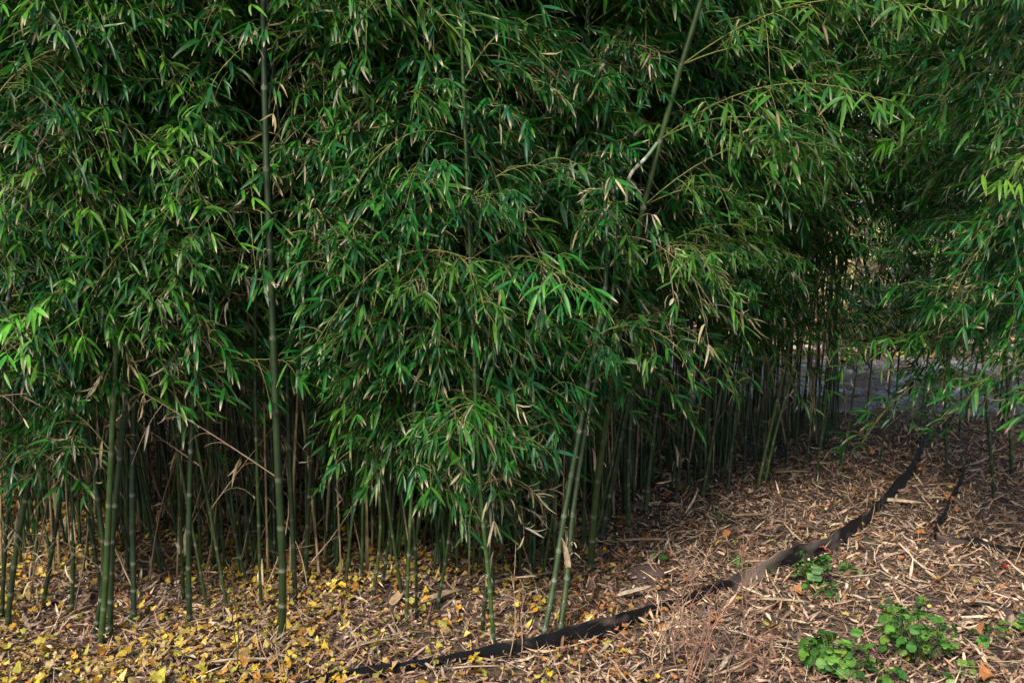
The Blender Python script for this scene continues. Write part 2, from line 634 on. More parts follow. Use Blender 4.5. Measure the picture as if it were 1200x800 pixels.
SPRAYS = [make_spray(random.uniform(.36, .62), R(random.uniform(22, 64)), random.uniform(.2, .85)) for _ in range(14)]
LONG = [make_spray(random.uniform(.75, 1.0), R(random.uniform(25, 42)), random.uniform(.25, .6), young=.30) for _ in range(6)]
YOUNG = [make_spray(random.uniform(.4, .6), R(random.uniform(10, 35)), random.uniform(.6, .95), young=.85, big=1.12, dens=.9) for _ in range(4)]
MIXED = [make_spray(random.uniform(.35, .6), R(random.uniform(10, 45)), random.uniform(.4, .9), dry=.20) for _ in range(5)]
DEADS = [make_spray(random.uniform(.3, .45), R(random.uniform(5, 35)), random.uniform(.4, .9), dead=True, dens=.6) for _ in range(3)]
TWIGGY = [make_spray(random.uniform(.3, .6), R(random.uniform(5, 65)), random.uniform(0, .4), dead=True, dens=.5, keep=.14) for _ in range(6)]

# ------------------------------------------------------------------ bamboo
SKIRT = np.array([(-400, 625), (0, 630), (60, 635), (130, 605), (180, 500), (250, 450), (330, 460), (390, 555), (430, 610), (500, 630),
                  (640, 615), (720, 535), (760, 450), (850, 455), (930, 485), (965, 500), (1000, 480), (1050, 480), (1085, 500),
                  (1140, 508), (1200, 508), (1700, 500)], float)


def skirt(px):
    return np.interp(px, SKIRT[:, 0], SKIRT[:, 1])


def catmull(pts, n):
    pts = np.asarray(pts, float)
    if len(pts) == 2:
        return pts[0] + (pts[1] - pts[0]) * np.linspace(0, 1, n)[:, None]
    ext = np.vstack([2 * pts[0] - pts[1], pts, 2 * pts[-1] - pts[-2]])
    out = []
    for u in np.linspace(0, len(pts) - 1, n):
        i = min(int(u), len(pts) - 2)
        t = u - i
        p0, p1, p2, p3 = ext[i:i + 4]
        out.append(.5 * (2 * p1 + (p2 - p0) * t + (2 * p0 - 5 * p1 + 4 * p2 - p3) * t * t + (3 * p1 - p0 - 3 * p2 + p3) * t ** 3))
    return np.array(out)


class Path:
    def __init__(self, pts):
        self.P = np.asarray(pts, float)
        seg = np.linalg.norm(np.diff(self.P, axis=0), axis=1)
        self.s = np.concatenate([[0], np.cumsum(seg)])
        self.len = self.s[-1]

    def __call__(self, s):
        return np.array([np.interp(s, self.s, self.P[:, k]) for k in range(3)])


def culm_mesh(path, r0, r1, col, internode=.2, sides=9, ring=1.0):
    """a jointed cane; path is relative to its base; returns mesh and node distances"""
    nodes, s, gap = [], .05, internode * .42
    while s < path.len - .05:
        nodes.append(s)
        s += gap * random.uniform(.9, 1.1)
        gap = min(internode, gap * 1.18)
    S, Rr, C = [-.03], [r0], [col * .6]
    white = np.array([.34, .37, .30]) * ring + col * (1 - ring)
    scar = np.array([.11, .085, .05])
    rad = lambda q: r0 + (r1 - r0) * (max(q, 0) / path.len) ** 1.15
    for q in nodes:
        r = rad(q)
        v = random.uniform(.8, 1.2)
        w = random.uniform(.06, .42)
        S += [q - .014, q - .007, q - .003, q, q + .003, q + .009]
        Rr += [r * .985, r * .99, r * 1.03, r * 1.13, r * 1.02, r * .97]
        C += [col * v, col * (1 - w) + white * w, col * (1 - w) + white * w, scar, col * .8, col * v]
    S.append(path.len)
    Rr.append(r1 * .6)
    C.append(col)
    pts = np.array([path(max(q, 0)) + (np.array([0, 0, q]) if q < 0 else 0) for q in S])
    mb = MB()
    mb.tube(pts, Rr, np.array(C), sides)
    return mb.mesh('culm', M_CULM), nodes


GREEN_CULM = [np.array(c) for c in ((.018, .038, .011), (.024, .047, .012), (.014, .030, .011), (.032, .053, .014), (.018, .035, .015))]
BAMBOO = []          # (object, base pixel, depth, lean, radius)


CLEAR_TALL = [(330, 757), (325, 530), (318, 330), (312, 190), (308, -60)]
CLEAR_CURVE = [(745, 285), (752, 250), (786, 120), (812, 40)]


def shades_clear_cane(p, tip, sc):
    """would this branch grow across one of the two canes that stand free at the edge of the grove?"""
    for f in (.15, .4, .7, 1.0):
        q = p + (tip - p) * f + np.array([0, 0, .02])
        qx, qy = pix(q)
        m = FPX / q[1] * .036
        if q[1] < 3.5 and np.interp(-qy, [-k[1] for k in CLEAR_TALL], [k[0] for k in CLEAR_TALL]) - m < qx < np.interp(-qy, [-k[1] for k in CLEAR_TALL], [k[0] for k in CLEAR_TALL]) + m:
            if random.random() < .9:
                return True
        if q[1] < 4.15 and 20 < qy < 290:
            cx = np.interp(-qy, [-k[1] for k in CLEAR_CURVE], [k[0] for k in CLEAR_CURVE])
            if cx - m * .9 < qx < cx + m * .6 and random.random() < .9:
                return True
    return False


def add_branches(root, base, path, nodes, zmin=0.0, per_node=1.0, kinds=None, bias=None, spread=math.pi, scale=(.8, 1.15), deadp=.02, twigs=.20):
    """leafy branches at the joints above the bare foot, never below the skirt of the foliage; bare dry twigs on the foot"""
    az0 = random.random() * 6.283
    for s in nodes:
        p = path(s) + base
        bx, by = pix(p)
        leafless = p[2] - base[2] < zmin or by > skirt(bx) - 34 + random.gauss(0, 20)
        k = per_node
        if leafless:
            k = twigs if p[2] - base[2] > .22 and p[1] < 5.6 else 0
        else:
            if p[2] > 2.9:
                k *= .32
            if 955 < bx < 1105 and 255 < by < 425 and p[1] > 4:
                k *= .42
            k *= 1.15
        m = int(k) + (random.random() < k - int(k))
        for _ in range(m):
            for attempt in range(4):
                if bias is None or leafless:
                    az0 += 2.4 + random.gauss(0, .4)
                    az = az0
                    if random.random() < .36:
                        az = -math.pi / 2 + random.uniform(-1.2, 1.2)      # more growth on the open side
                else:
                    az = bias + random.uniform(-spread, spread)
                sc = random.uniform(*scale)
                tip = p + np.array([math.cos(az), math.sin(az), 0]) * .5 * sc
                tx, ty = pix(tip)
                ok = tip[1] > 3.0 and not shades_clear_cane(p, tip, sc)
                if not leafless:
                    if ty > skirt(tx) - 14 and p[2] < 1.6:
                        ok = False
                    if 960 < tx < 1095 and 262 < ty < 400 and random.random() < .68:
                        ok = False
                if ok:
                    break
            else:
                continue
            if leafless:
                pool = TWIGGY
            elif kinds is None:
                t = random.random()
                pool = DEADS if t < deadp else MIXED if t < .15 else LONG if t < .21 else SPRAYS
            else:
                pool = kinds
            bm, fm = random.choice(pool)
            b = link('branch', bm, root, tuple(p - base), az, sc)
            link('foliage', fm, b)


def bamboo_from_pixels(way, r0, label, top=3.4, lean_y=0.0, col=None, internode=.2, ring=1.0, drift=None, **br):
    """a cane standing where its foot meets the ground, following the way-points the photo shows"""
    b = ground(*way[0])
    pts = [b]
    for q in way[1:]:
        p = at(q[0], q[1], b[1] + lean_y * (1.45 - (q[1] - 250) / FPX * b[1]))
        pts.append(p)
    d = pts[-1] - pts[-2]
    d = d / max(d[2], .05)
    if drift is not None:
        d = np.array([drift[0], drift[1], 1.0])
    while pts[-1][2] < top:
        pts.append(pts[-1] + d * .5 + np.array([0, 0, 0]))
    P = catmull(pts, 40) - b
    path = Path(P)
    col = GREEN_CULM[random.randrange(5)] if col is None else np.array(col)
    r0 *= .92
    me, nodes = culm_mesh(path, r0, r0 * .45, col, internode, ring=ring)
    root = empty('bamboo', tuple(b))
    tag(root, label, 'bamboo', 'bamboo canes of the grove')
    c = link('culm', me, root)
    add_branches(root, b, path, nodes, **br)
    BAMBOO.append((root, way[0], b[1]))
    return root, b, path, nodes


# canes the photo shows one by one: the foot first, then points up the stem
bamboo_from_pixels([(330, 757), (331, 660), (325, 530), (318, 330), (312, 190), (308, 0)], .0152,
                   'tallest stout bamboo culm with white node rings, standing clear left of centre', top=3.6, internode=.26,
                   col=(.015, .030, .008), zmin=1.55, per_node=.8, deadp=.1)
bamboo_from_pixels([(222, 736), (221, 640), (224, 520), (229, 430), (236, 300)], .0105,
                   'slim straight bamboo culm between the left cluster and the tall ringed culm', zmin=1.0, per_node=1.8, deadp=.06)
bamboo_from_pixels([(8, 738), (18, 650), (34, 560), (50, 440), (60, 300)], .011, 'bamboo culm at the very left edge leaning right', zmin=.4, per_node=2.6)
bamboo_from_pixels([(84, 722), (86, 640), (84, 560), (78, 450), (70, 300)], .008, 'thin bamboo culm leaning slightly left between the edge culm and left cluster', zmin=.4, per_node=2.6)
LEFT_CANE = bamboo_from_pixels([(118, 754), (124, 680), (129, 560), (134, 450), (140, 330)], .012, 'frontmost culm of the tight left cluster, foot in yellow leaves', zmin=.55, per_node=2.1,
                   col=(.036, .064, .015))
bamboo_from_pixels([(129, 748), (131, 650), (138, 560), (152, 440), (168, 330)], .011, 'culm leaning right in the tight left cluster', zmin=.7, per_node=2.2)
bamboo_from_pixels([(112, 742), (122, 660), (112, 560), (98, 440), (90, 330)], .010, 'culm leaning left in the tight left cluster', zmin=.5, per_node=2.2)
bamboo_from_pixels([(157, 730), (156, 650), (155, 560), (158, 440), (160, 330)], .0115, 'dark culm with bluish rings just right of the left cluster', zmin=1.0, per_node=1.4, ring=1.2,
                   col=(.024, .05, .024))
bamboo_from_pixels([(50, 712), (62, 640), (75, 560), (92, 450), (100, 330)], .0085, 'thin slanting bamboo culm behind the left edge culm', zmin=.4, per_node=2.6)
bamboo_from_pixels([(358, 682), (361, 600), (366, 520), (372, 400), (376, 280)], .0105, 'bamboo culm right behind the tall ringed culm', zmin=.9, per_node=2.0, deadp=.2)
bamboo_from_pixels([(290, 668), (288, 600), (292, 520), (296, 400), (300, 280)], .0085, 'thin shaded culm just left of the tall ringed culm', zmin=1.2, per_node=1.2, deadp=.15)
bamboo_from_pixels([(437, 702), (446, 620), (440, 520), (430, 400)], .0075, 'thin culm on the left side of the low central clump', top=2.3, zmin=.5, per_node=2.0, internode=.16)
bamboo_from_pixels([(476, 735), (479, 650), (484, 540), (488, 420)], .0075, 'thin front culm under the middle of the low central clump', top=2.3, zmin=.4, per_node=2.0, internode=.15)
bamboo_from_pixels([(488, 727), (487, 650), (480, 560), (472, 440)], .0065, 'thinnest culm leaning left in the low central clump', top=2.2, zmin=.4, per_node=2.0, internode=.15)
bamboo_from_pixels([(447, 690), (458, 620), (468, 540), (500, 400), (512, 330)], .0075, 'thin culm leaning right inside the low central clump', top=2.3, zmin=.45, per_node=1.9, internode=.16)
bamboo_from_pixels([(512, 715), (526, 630), (531, 550), (534, 430)], .007, 'thin culm at the right of the low central clump', top=2.3, zmin=.4, per_node=2.0, internode=.15)
bamboo_from_pixels([(565, 738), (571, 660), (566, 560), (560, 430)], .008, 'dark culm beside the lone green culm right of the central clump', top=2.5, zmin=.45, per_node=1.9, internode=.16)
bamboo_from_pixels([(579, 758), (574, 690), (566, 610), (560, 530), (556, 430)], .0085, 'bright green lone culm leaning left, standing against the black edging', top=2.6, zmin=.5, per_node=1.8,
                   internode=.18, col=(.042, .078, .016))
bamboo_from_pixels([(635, 752), (648, 690), (660, 610), (676, 520), (694, 420), (712, 300)], .0115, 'left one of the twin ringed culms rising behind the black edging', lean_y=.24, drift=(-.06, .40), zmin=.7, per_node=1.5,
                   internode=.17, col=(.034, .060, .016), ring=1.1)
bamboo_from_pixels([(655, 748), (664, 680), (671, 600), (684, 510), (706, 400), (722, 300)], .012, 'right one of the twin ringed culms rising behind the black edging', lean_y=.26, drift=(-.03, .42), zmin=.8, per_node=1.4,
                   internode=.17, col=(.040, .068, .018), ring=1.1)
rootL, bL, pathL, nodesL = bamboo_from_pixels(
    [(692, 673), (696, 600), (706, 520), (724, 400), (750, 260), (786, 120), (822, 0)], .0155,
    'stout bamboo culm curving up to the right with a broken side shoot', top=3.1, lean_y=-.16, internode=.24, col=(.040, .072, .019), zmin=1.1, per_node=1.6,
    bias=-.2, spread=.9, kinds=LONG)
bamboo_from_pixels([(704, 640), (714, 580), (726, 520), (744, 420), (752, 330)], .011, 'slanting culm behind the stout curving culm', zmin=.9, per_node=2.0, bias=-.5, spread=1.6, drift=(-.03, .02))
bamboo_from_pixels([(737, 622), (736, 560), (738, 500), (742, 400)], .0105, 'straight dark culm where the ground opens right of the curving culm', zmin=.9, per_node=2.0, bias=-.5, spread=1.6)
bamboo_from_pixels([(756, 606), (762, 540), (772, 460), (790, 360)], .0125, 'front culm of the right hand row, leaning right', zmin=1.0, per_node=1.3, bias=-.4, spread=1.3)
for way, r, lab in (
        ([(790, 592), (797, 540), (804, 460), (812, 360)], .010, 'second culm in the right hand row, half behind the front one'),
        ([(822, 588), (834, 520), (846, 450), (862, 360)], .0115, 'right hand row culm leaning right over bare litter'),
        ([(829, 576), (826, 520), (828, 450), (826, 350)], .011, 'upright culm crossing behind a leaning one in the right hand row'),
        ([(853, 580), (857, 530), (866, 450), (880, 360)], .010, 'right hand row culm left of the splayed yellow green pair'),
        ([(888, 570), (899, 520), (915, 450), (934, 360)], .010, 'yellow green culm splaying right near the end of the right hand row'),
        ([(896, 566), (908, 510), (928, 440), (950, 360)], .0085, 'thin yellow green culm splaying farthest right beside its twin'),
        ([(872, 560), (874, 500), (880, 430), (884, 340)], .010, 'dark upright culm behind the splayed yellow green pair'),
        ([(956, 562), (963, 510), (970, 450), (976, 380)], .007, 'thin lone culm standing before the pale path at the gap'),
        ([(984, 556), (994, 500), (1003, 440), (1010, 370)], .0065, 'second thin lone culm standing at the gap, leaning right'),
        ([(1046, 528), (1048, 490), (1052, 440), (1056, 380)], .007, 'leafy thin cane overhanging the pale path in the gap'),
        ([(1078, 524), (1080, 490), (1085, 440), (1092, 380)], .007, 'leafy thin cane at the right side of the gap'),
        ([(1012, 518), (1016, 480), (1020, 440), (1026, 380)], .006, 'slender cane far back in the gap'),
        ([(1030, 548), (1034, 520), (1040, 480), (1043, 440)], .006, 'short leafy shoot beside the far end of the black edging'),
        ([(940, 548), (948, 520), (958, 480), (962, 440)], .006, 'short leafy shoot between the splayed pair and the lone culm'),
        ([(1186, 556), (1184, 510), (1180, 440), (1172, 330)], .011, 'green culm by the right edge of the picture above the litter'),
):
    yg = 'yellow green' in lab and 'dark' not in lab and 'left of' not in lab
    bamboo_from_pixels(way, r, lab, zmin=.8, per_node=1.6 if 'lone' in lab else 2.6 if 'gap' in lab else 2.0, bias=-.4, spread=1.5, scale=(.75, 1.1), col=(.085, .12, .03) if yg else None)

# the broken, bleached side shoot on the stout curving culm
mb = MB()
Yl = bL[1] - .16 * 1.55 - .03
pts = catmull([at(770, 168, Yl), at(757, 185, Yl - .03), at(742, 200, Yl - .04), at(735, 216, Yl - .02), at(734, 240, Yl)], 14)
cc = np.array([(.10, .16, .08)] * 4 + [(.62, .55, .46)] * 5 + [(.30, .30, .20)] * 5)
mb.tube(pts - bL, np.linspace(.007, .006, 14), cc, 7)
tag(link('broken_shoot', mb.mesh('broken_shoot', M_CULM), rootL), 'bent side shoot with a bleached split')

# rest of the grove: reused canes, 14 patterns
PATTERNS = []
for k in range(14):
    h = random.uniform(3.2, 4.3)
    lx, ly = random.gauss(0, .075), random.gauss(-.02, .05)
    bx, by = random.gauss(0, .035), random.gauss(-.02, .03)
    z = np.linspace(0, h, 24)
    P = np.stack([lx * z + bx * z * z * .5 + .01 * np.sin(z * 3 + k), ly * z + by * z * z * .5, z], -1)
    path = Path(P)
    r = random.uniform(.0055, .0102)
    me, nodes = culm_mesh(path, r, r * .4, GREEN_CULM[k % 5] * random.uniform(.7, 1.1), random.uniform(.18, .24), sides=8, ring=random.uniform(.5, 1))
    PATTERNS.append((me, path, nodes, r, lx))


def grove_front(px):
    """picture row of the foremost feet at a picture column"""
    return np.interp(px, [-300, 0, 340, 430, 590, 650, 690, 740, 800, 900, 960, 1000, 1060, 1100, 1200, 1500],
                     [730, 735, 735, 725, 725, 715, 660, 610, 585, 562, 545, 505, 500, 528, 540, 570])


taken = [np.array(b[0].location[:2]) for b in BAMBOO]
cand = []
tries = 0
while len(cand) < 252 and tries < 20000:
    tries += 1
    px = random.uniform(-140, 1330) if random.random() < .80 else random.uniform(715, 985)
    py = random.uniform(488, 735)
    if py > grove_front(px) - 8:
        continue
    p = ground(px, py)
    if random.random() > (p[1] / 7.2) ** 1.6 + .05 + (.45 if 720 < px < 965 else .22 if 0 < px < 720 else 0):
        continue
    if p[1] > 7.1 or (975 < px < 1085 and random.random() < .50):
        continue
    if min(np.hypot(*(p[:2] - t)) for t in taken) < (.07 if 715 < px < 985 else .105):
        continue
    taken.append(p[:2])
    cand.append((px, py, p))

LANDMARKS = [(-400, 'left of the picture edge'), (-20, 'behind the left edge culm'), (95, 'behind the tight left cluster'), (190, 'behind the slim straight culm'),
             (270, 'behind the tall ringed culm'), (375, 'left of the low central clump'), (430, 'behind the low central clump'), (545, 'behind the lone green culm'),
             (620, 'behind the twin ringed culms'), (690, 'behind the stout curving culm'), (745, 'at the start of the right hand row'),
             (820, 'inside the right hand row'), (880, 'behind the splayed yellowish pair'), (945, 'near the gap to the path'),
             (1075, 'beyond the black edging end'), (1140, 'behind the hanging right foliage')]
for px, py, p in cand:
    me, path, nodes, r, lx = random.choice(PATTERNS)
    root = empty('bamboo', tuple(p))
    sc = random.uniform(.9, 1.1)
    mirror = random.random() < .5
    c = link('culm', me, root)
    lean = lx
    low = 400 < px < 720 and p[1] < 4.5
    add_branches(root, p, path, nodes, zmin=.5 if low else .95 + .1 * max(0, p[1] - 4.5), per_node=2.6 if low else (3.1 if p[1] < 5 else 1.3), scale=(.8, 1.15) if p[1] < 5.2 else (1.0, 1.4))
    row = 'front' if p[1] < 4.5 else 'middle' if p[1] < 5.6 else 'back'
    size = 'thin' if r < .007 else 'slim' if r < .0088 else 'stout'
    ln = 'left leaning' if lean < -.035 else 'right leaning' if lean > .035 else 'upright'
    where = [w for q, w in LANDMARKS if q <= px][-1]
    tag(root, f'{size} {ln} culm, {row} rows, {where}', 'bamboo', 'bamboo canes of the grove')
    BAMBOO.append((root, (px, py), p[1]))

# fresh bright sprays on the frontmost cane of the left cluster
root, b, path, nodes = LEFT_CANE
for q in nodes:
    p = path(q) + b
    y = pix(p)[1]
    if -90 < y < 25 or 120 < y < 190 or 300 < y < 380:
        for az in ((-.5, 3.6) if y < 190 else (-2.0,)):
            bm, fm = random.choice(YOUNG)
            o = link('branch', bm, root, tuple(p - b), az + random.gauss(0, .3), random.uniform(.8, 1.05))
            link('foliage', fm, o)
mb = MB()
for k in range(980):
    px, py = (random.uniform(-60, 720), random.uniform(498, 680)) if k % 9 < 5 else (random.uniform(690, 1000), random.uniform(492, 625))
    if py > grove_front(px) - 12:
        continue
    p0 = ground(px, py)
    h = random.uniform(1.5, 2.6)
    z = np.linspace(-.03, h, 12)
    lx, ly, cv = random.gauss(0, .09), random.gauss(0, .06), random.gauss(0, .03)
    r = random.uniform(.004, .0075)
    c = GREEN_CULM[k % 5] * random.uniform(.6, 1.2) if random.random() < .8 else np.array([.20, .14, .08])
    pts, cc, rr = [], [], []
    for e, zz in enumerate(np.arange(0, h, .17)):
        for dz, m_, g in ((-.006, 1.0, 2.2), (0, 1.1, 1.4), (.006, 1.0, 1.0)):
            q = zz + dz
            pts.append((lx * q + cv * q * q, ly * q, q))
            cc.append(c * g)
            rr.append(r * m_ * (1 - .3 * q / h))
    mb.tube(np.array(pts) + p0, rr, np.array(cc), 5)
tag(link('bamboo_thicket', mb.mesh('bamboo_thicket', M_CULM)), 'mass of thin dark canes crowding the back of the grove', 'bamboo', kind='stuff')

# sunlit young growth arching out at the upper left, and the branches hanging at the right edge
for way, r, lab, bias, top in (
        ([(-60, 770), (-40, 600), (0, 400), (40, 200), (70, 60)], .010, 'bamboo left of the edge with bright young leaf sprays hanging in the upper left corner', -.2, 2.6),
        ([(-150, 780), (-110, 560), (-70, 380), (-30, 200), (-5, 60)], .010, 'outermost left bamboo whose bright sprays enter from the left edge', -.1, 2.4)):
    bamboo_from_pixels(way, r, lab, top=top, zmin=.95, per_node=2.4, bias=bias, spread=.7, kinds=YOUNG + SPRAYS[:3], scale=(.85, 1.1))
for way, r, lab, bias in (
        ([(1290, 690), (1285, 560), (1270, 400), (1250, 200), (1235, 40)], .011, 'bamboo right of the edge whose bright leaf sprays hang over the litter', math.pi + .1),
        ([(1232, 640), (1226, 540), (1215, 400), (1200, 200), (1190, 40)], .010, 'leafy bamboo just outside the right edge behind the bright hanging sprays', math.pi),
        ([(1165, 590), (1160, 520), (1150, 400), (1140, 200), (1130, 40)], .009, 'thin leafy bamboo standing before the dark right hand clump', math.pi - .3),
        ([(1110, 560), (1108, 500), (1106, 400), (1100, 200), (1096, 40)], .009, 'thin leafy bamboo at the left side of the dark right hand clump', math.pi / 2),
        ([(1360, 640), (1345, 500), (1320, 350), (1300, 160), (1285, 20)], .011, 'outermost right bamboo with long sprays reaching in at the top corner', math.pi)):
    bamboo_from_pixels(way, r, lab, top=2.8, zmin=.55, per_node=3.0, bias=bias, spread=.9, kinds=SPRAYS + YOUNG[:1] if 'bright' in lab else SPRAYS + SPRAYS + LONG[:2], scale=(.9, 1.2))

# ------------------------------------------------------------------ dead canes leaning in the grove
for i, (a, b, r, lab) in enumerate((
        ((201, 656), (262, 528), .004, 'pale dead cane slanting right, left of the tall ringed culm'),
        ((262, 605), (290, 520), .0035, 'short pinkish dead cane behind the pale slanting one'),
        ((299, 645), (328, 555), .0045, 'thick tan dead cane leaning beside the tall ringed culm'),
        ((294, 652), (362, 570), .0022, 'hair thin dead twig crossing behind the tall ringed culm'),
        ((338, 686), (402, 604), .003, 'thin straw twig slanting right of the tall ringed culm'),
        ((258, 666), (232, 585), .003, 'dark brown dead cane leaning left amid shaded culms'),
        ((81, 640), (73, 520), .0035, 'reddish dead cane standing by the left cluster'),
        ((340, 560), (352, 480), .0035, 'reddish dead cane right of the tall ringed culm top'),
        ((425, 660), (398, 560), .003, 'thin brown dead cane leaning left before the central clump'),
        ((690, 620), (668, 540), .003, 'tan dead stem leaning left behind the twin culms'))):
    p0 = ground(*a)
    p1 = at(b[0], b[1], p0[1] + .12)
    p2 = p0 + (p1 - p0) * 1.35
    n = 9
    s = np.linspace(0, 1, n)[:, None]
    P = p0 + (p2 - p0) * s + np.array([.015, 0, -.01]) * np.sin(s * 3.1)
    mb = MB()
    tcol = np.array([(.42, .28, .19), (.36, .21, .15), (.45, .33, .21), (.24, .15, .10)][i % 4])
    mb.tube(P - p0, np.linspace(r, r * .6, n) * (1 + .15 * (np.arange(n) % 3 == 0)), tcol, 6)
    for k in range(3):
        q = P[4 + k] - p0
        d = norm(np.array([random.gauss(0, 1), random.gauss(0, .5), .6]))
        ss = np.linspace(0, .10, 4)[:, None]
        mb.tube(q + d * ss, [.0012, .001, .0008, .0006], tcol, 3)
    o = link('dead_cane', mb.mesh('dead_cane', M_TWIG), None, tuple(p0))
    tag(o, lab, 'dead cane', 'dead canes leaning in the grove')

k = 0
while k < 34:
    px, py = random.uniform(-10, 620), random.uniform(585, 705)
    if py > grove_front(px) - 20:
        continue
    k += 1
    p0 = ground(px, py)
    le, wi = random.uniform(.35, .95), random.gauss(0, .35)
    n = 8
    q = np.linspace(0, 1, n)[:, None]
    P = np.array([wi * le, random.gauss(0, .15) * le, le]) * q + np.array([random.gauss(0, .03), 0, 0]) * np.sin(q * 3.1)
    tc = np.array([(.36, .23, .15), (.28, .16, .11), (.40, .29, .18), (.18, .11, .075)][k % 4])
    mb = MB()
    mb.tube(P, np.linspace(random.uniform(.0022, .004), .0014, n), tc, 5)
    for e in range(random.randint(1, 5)):
        d = norm(np.array([random.gauss(0, 1), random.gauss(0, .6), .5]))
        mb.tube(P[random.randint(2, 7)] + d * np.linspace(0, random.uniform(.06, .2), 4)[:, None], [.0011, .001, .0008, .0006], tc, 3)
    o = link('dead_cane', mb.mesh('dead_cane', M_TWIG), None, tuple(p0))
    kind = 'right leaning' if wi > .12 else 'left leaning' if wi < -.12 else 'upright'
    where = [w for v, w in LANDMARKS if v <= px][-1]
    tag(o, f'{["tan", "reddish", "straw", "dark brown"][k % 4]} {kind} {"long" if le > .65 else "short"} dead cane {where}', 'dead cane', 'dead canes leaning in the grove')

# papery sheaths still clinging to some canes
CLING = []
for k in range(4):
    mb = MB()
    mb.blades([(0, 0, 0), (0, 0, .01)], [(.10, 0, 1), (-.25, .1, 1)], [.13, .09], [.026, .02], droop=[.9, 1.6], roll=[1.57, 1.2], fold=.9, base=[SHC for SHC in ((.40, .29, .18), (.46, .36, .24))], prof=np.array([.9, 1, .9, .65, .3, .05]))
    CLING.append(mb.mesh('sheath', M_SHEATH))
for root, q, d in BAMBOO:
    if d < 5.4 and random.random() < .5:
        c = [o for o in root.children if o.name.startswith('culm')][0]
        vs = c.data.vertices
        for e in range(random.randint(1, 3)):
            h = random.uniform(.08, 1.1)
            near = [v.co for v in vs if abs(v.co.z - h) < .03]
            if near:
                x = sum(v.x for v in near) / len(near)
                y = sum(v.y for v in near) / len(near)
                link('sheath', random.choice(CLING), root, (x, y, h), random.random() * 6.28, random.uniform(.6, 1.0))

# ------------------------------------------------------------------ black root barrier strips


def strip(way, h0, h1, name, label, dust, tilt=0.10):
    pts = [ground(*q) for q in way]
    P = catmull(pts, 14 * len(pts))
    n = len(P)
    T = norm(np.gradient(P, axis=0) * np.array([1, 1, 0]))
    S = np.stack([-T[:, 1], T[:, 0], np.zeros(n)], -1)
    o = P[0].copy()
    V, C = [], []
    th = .0022
    for i in range(n):
        f = i / (n - 1)
        h = h0 + (h1 - h0) * f
        h *= 1 + .10 * math.sin(i * .23) + .16 * math.sin(i * .081 + 2) + .03 * math.sin(i * .9 + 1) + .30 * math.exp(-((f - .36) / .035) ** 2)
        w = .004 * math.sin(i * .27) + .0015 * math.sin(i * .9)
        ti = tilt * (1 + .5 * math.sin(i * .21))
        p = P[i] + S[i] * w - o
        z0 = gz(P[i][0], P[i][1]) - o[2]
        p[2] = z0
        lo = p + np.array([0, 0, -.03])
        mid = p + np.array([0, 0, h * .55]) + S[i] * h * .55 * ti
        hi = p + np.array([0, 0, h]) + S[i] * h * ti
        bead = hi + S[i] * .004
        a = S[i] * th
        V += [lo - a, mid - a, hi - a, hi + np.array([0, 0, .001]), hi + a, mid + a, lo + a]
        dv = dust(f)
        C += [(dv + .10, 0, 0), (dv, 0, 0), (dv + .05, 0, 0), (dv + .10, 0, 0), (dv + .05, 0, 0), (dv, 0, 0), (dv, 0, 0)]
    F = []
    for i in range(n - 1):
        for j in range(6):
            F.append((i * 7 + j, i * 7 + j + 1, i * 7 + j + 8, i * 7 + j + 7))
    me = mk_mesh(name, V, F, np.array(C), M_PLASTIC, smooth=False)
    ob = link(name, me, None, tuple(o))
    tag(ob, label, 'garden edging')
    return ob


bump = lambda f, c, w: math.exp(-((f - c) / w) ** 2)
strip([(180, 845), (290, 825), (392, 802), (500, 785), (592, 772), (650, 763), (720, 743), (785, 718), (840, 700), (890, 680), (940, 662), (988, 640), (1015, 618), (1045, 588), (1072, 552),
       (1090, 520)], .034, .092, 'root_barrier', 'long black plastic edging strip curving from the foreground up to the right',
      lambda f: .34 * bump(f, .60, .05) + .25 * bump(f, .70, .02) + .04)
strip([(1260, 660), (1200, 652), (1150, 644), (1098, 634), (1108, 610), (1122, 578), (1134, 548)], .046, .048, 'root_barrier',
      'short grey black edging strip with a sharp corner at the right', lambda f: .12 if f < .5 else .0)

# ------------------------------------------------------------------ loose sheaths and sticks on the litter
SHEATHC = [np.array(c) for c in ((.46, .31, .18), (.52, .38, .24), (.38, .25, .15), (.56, .45, .32), (.42, .30, .20))]
PROF_S = np.array([.55, .85, 1.0, .85, .5, .08])


def sheath(px, py, ang, L, W, label, ci, rise=.02, curl=0.0):
    p = ground(px, py)
    d = np.array([math.cos(R(ang)), math.sin(R(ang)), 0.06])
    mb = MB()
    mb.blades([(-d[0] * L / 2, -d[1] * L / 2, 0)], [d], L, W, droop=.15, roll=[random.gauss(0, .25)], fold=.55, base=[SHEATHC[ci]], prof=PROF_S,
              tip=[SHEATHC[ci] * .7], tipat=.8, curl=curl)
    me = mb.mesh('culm_sheath', M_SHEATH)
    o = link('culm_sheath', me, None, (p[0], p[1], p[2] + rise))
    tag(o, label, 'culm sheath', 'dry culm sheaths lying on the litter')
    so = o.modifiers.new('thickness', 'SOLIDIFY')
    so.thickness = .0015
    return o


